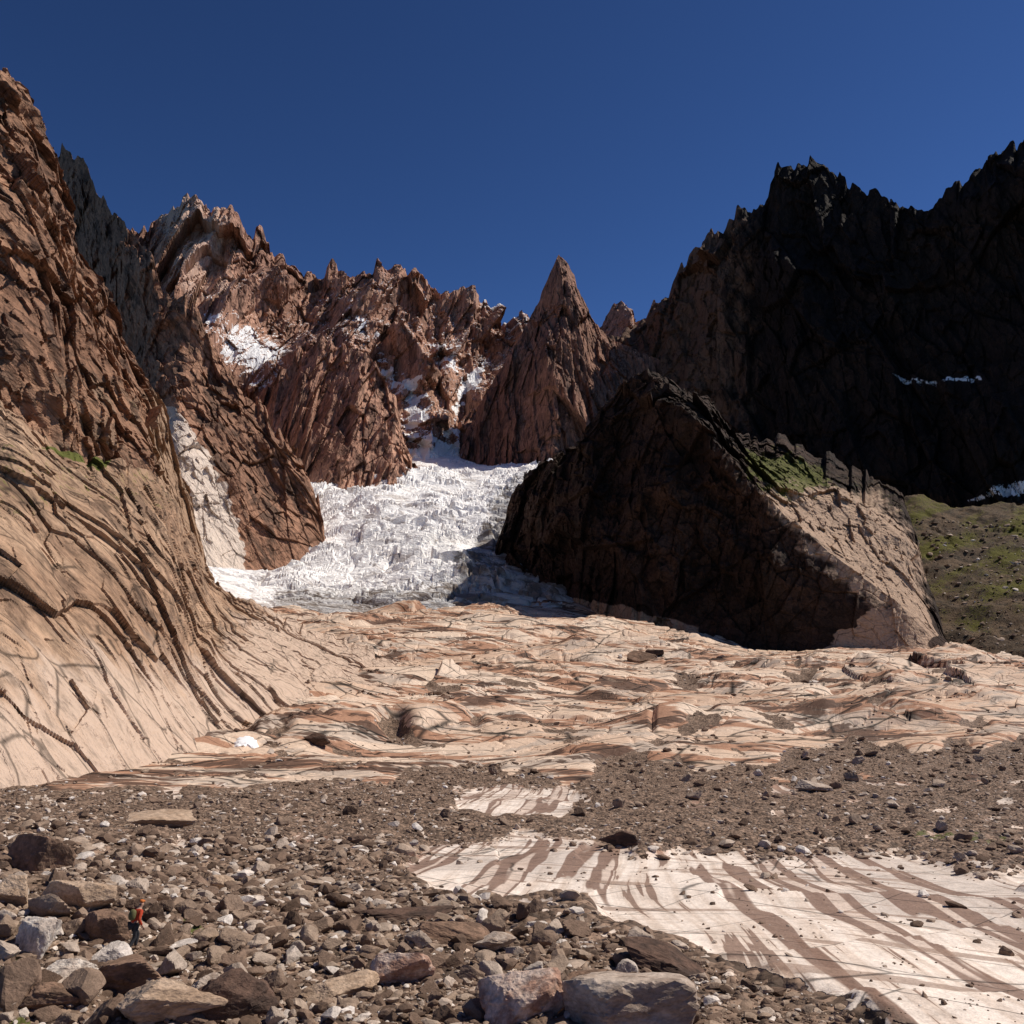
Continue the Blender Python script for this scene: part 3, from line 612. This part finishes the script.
edges = [('pel', 'spi'), ('spi', 'che'), ('che', 'nec'), ('nec', 'hd1'), ('hd1', 'hd2'), ('che', 'sl'), ('sl', 'el'), ('el', 'wl'), ('wl', 'hdl'), ('che', 'sr'), ('sr', 'er'), ('er', 'wr'), ('wr', 'hdr'), ('pel', 'hl'), ('hl', 'kl'), ('kl', 'al'), ('al', 'tl'), ('pel', 'hr'), ('hr', 'kr'), ('kr', 'ar'), ('ar', 'tr')]
rd = dict(pel=.13, spi=.12, che=.14, nec=.055, hd1=.085, hd2=.09, sl=.06, el=.042, wl=.03, hdl=.032, sr=.06, er=.042, wr=.03, hdr=.032, hl=.095, kl=.06, al=.042, tl=.035, hr=.095, kr=.06, ar=.042, tr=.035)
for sd_, base in (('l', J['hdl']), ('r', J['hdr'])):
    for k in range(5):
        a = 'f%s%d' % (sd_, k); b = a+'b'; ox = (k-1.5)*.02; ln_ = (.07, .08, .075, .06, .05)[k]
        J[a] = (base[0]+ox, base[1]+(.01 if k < 4 else .03), base[2]-.035); J[b] = (base[0]+ox*1.1, base[1]+(.02 if k < 4 else .05), base[2]-.035-ln_)
        rd[a] = .011; rd[b] = .008; edges += [('hd'+sd_, a), (a, b)]
names = list(J)
sk('body', names, edges, [rd[n] for n in names], mskin)
sk('jacket', ['pel', 'spi', 'che', 'sl', 'el', 'wl', 'sr', 'er', 'wr'], [('pel', 'spi'), ('spi', 'che'), ('che', 'sl'), ('sl', 'el'), ('el', 'wl'), ('che', 'sr'), ('sr', 'er'), ('er', 'wr')], [.15, .145, .16, .075, .058, .045, .075, .058, .045], mred)
sk('trousers', ['pel', 'hl', 'kl', 'al', 'hr', 'kr', 'ar'], [('pel', 'hl'), ('hl', 'kl'), ('kl', 'al'), ('pel', 'hr'), ('hr', 'kr'), ('kr', 'ar')], [.145, .11, .078, .06, .11, .078, .06], mdark)
for a, b in (('al', 'tl'), ('ar', 'tr')): sk('boot', [a, b], [(a, b)], [.06, .05], mboot)
J['ha'] = (0, .22, 1.58); J['hb'] = (0, .24, 1.65); J['hc'] = (0, .39, 1.61)
sk('hair', ['hd1', 'ha'], [('hd1', 'ha')], [.08, .096], mhair)
sk('cap', ['ha', 'hb', 'hc'], [('ha', 'hb'), ('hb', 'hc')], [.09, .098, (.05, .015)], mhat)
J['pa'] = (0, -.14, 1.04); J['pb'] = (0, -.12, 1.24); J['pc'] = (0, -.04, 1.44)
sk('backpack', ['pa', 'pb', 'pc'], [('pa', 'pb'), ('pb', 'pc')], [(.15, .11), (.17, .13), (.13, .1)], mpack)

# ------------------------------------------------------------- light, sky, camera
AZ, EL = math.radians(76), math.radians(51)
sd = Vector((math.sin(AZ)*math.cos(EL), math.cos(AZ)*math.cos(EL), math.sin(EL)))
L = bpy.data.lights.new('sun', 'SUN'); L.energy = 5; L.angle = math.radians(.5); L.color = (1, .92, .81)
lo = bpy.data.objects.new('sun', L); C.objects.link(lo); lo.rotation_euler = sd.to_track_quat('Z', 'Y').to_euler()
w = bpy.data.worlds.new('World'); bpy.context.scene.world = w; w.use_nodes = True; nt = w.node_tree
bg = nt.nodes['Background']; sky = nt.nodes.new('ShaderNodeTexSky'); sky.sky_type = 'NISHITA'; sky.sun_disc = False
sky.sun_elevation = EL; sky.sun_rotation = AZ; sky.altitude = 2600; sky.air_density = .8; sky.dust_density = 0.2; sky.ozone_density = 3
gn = nt.nodes.new('ShaderNodeGamma'); gn.inputs[1].default_value = 1.5
mx = nt.nodes.new('ShaderNodeMix'); mx.data_type = 'RGBA'; mx.blend_type = 'MULTIPLY'; mx.inputs[0].default_value = 1; mx.inputs[7].default_value = (.8, .88, .92, 1)
nt.links.new(sky.outputs[0], gn.inputs[0]); nt.links.new(gn.outputs[0], mx.inputs[6]); nt.links.new(mx.outputs[2], bg.inputs[0]); bg.inputs[1].default_value = .05
cam = bpy.data.cameras.new('camera'); cam.sensor_width = 36; cam.lens = 18/math.tan(math.radians(29)); cam.clip_end = 20000; cam.clip_start = .5
co_ = bpy.data.objects.new('camera', cam); C.objects.link(co_); co_.location = (0, 0, 0); co_.rotation_euler = (math.radians(98), 0, 0)
sc = bpy.context.scene; sc.camera = co_; sc.view_settings.view_transform = 'Standard'; sc.view_settings.look = 'None'; sc.view_settings.exposure = 0
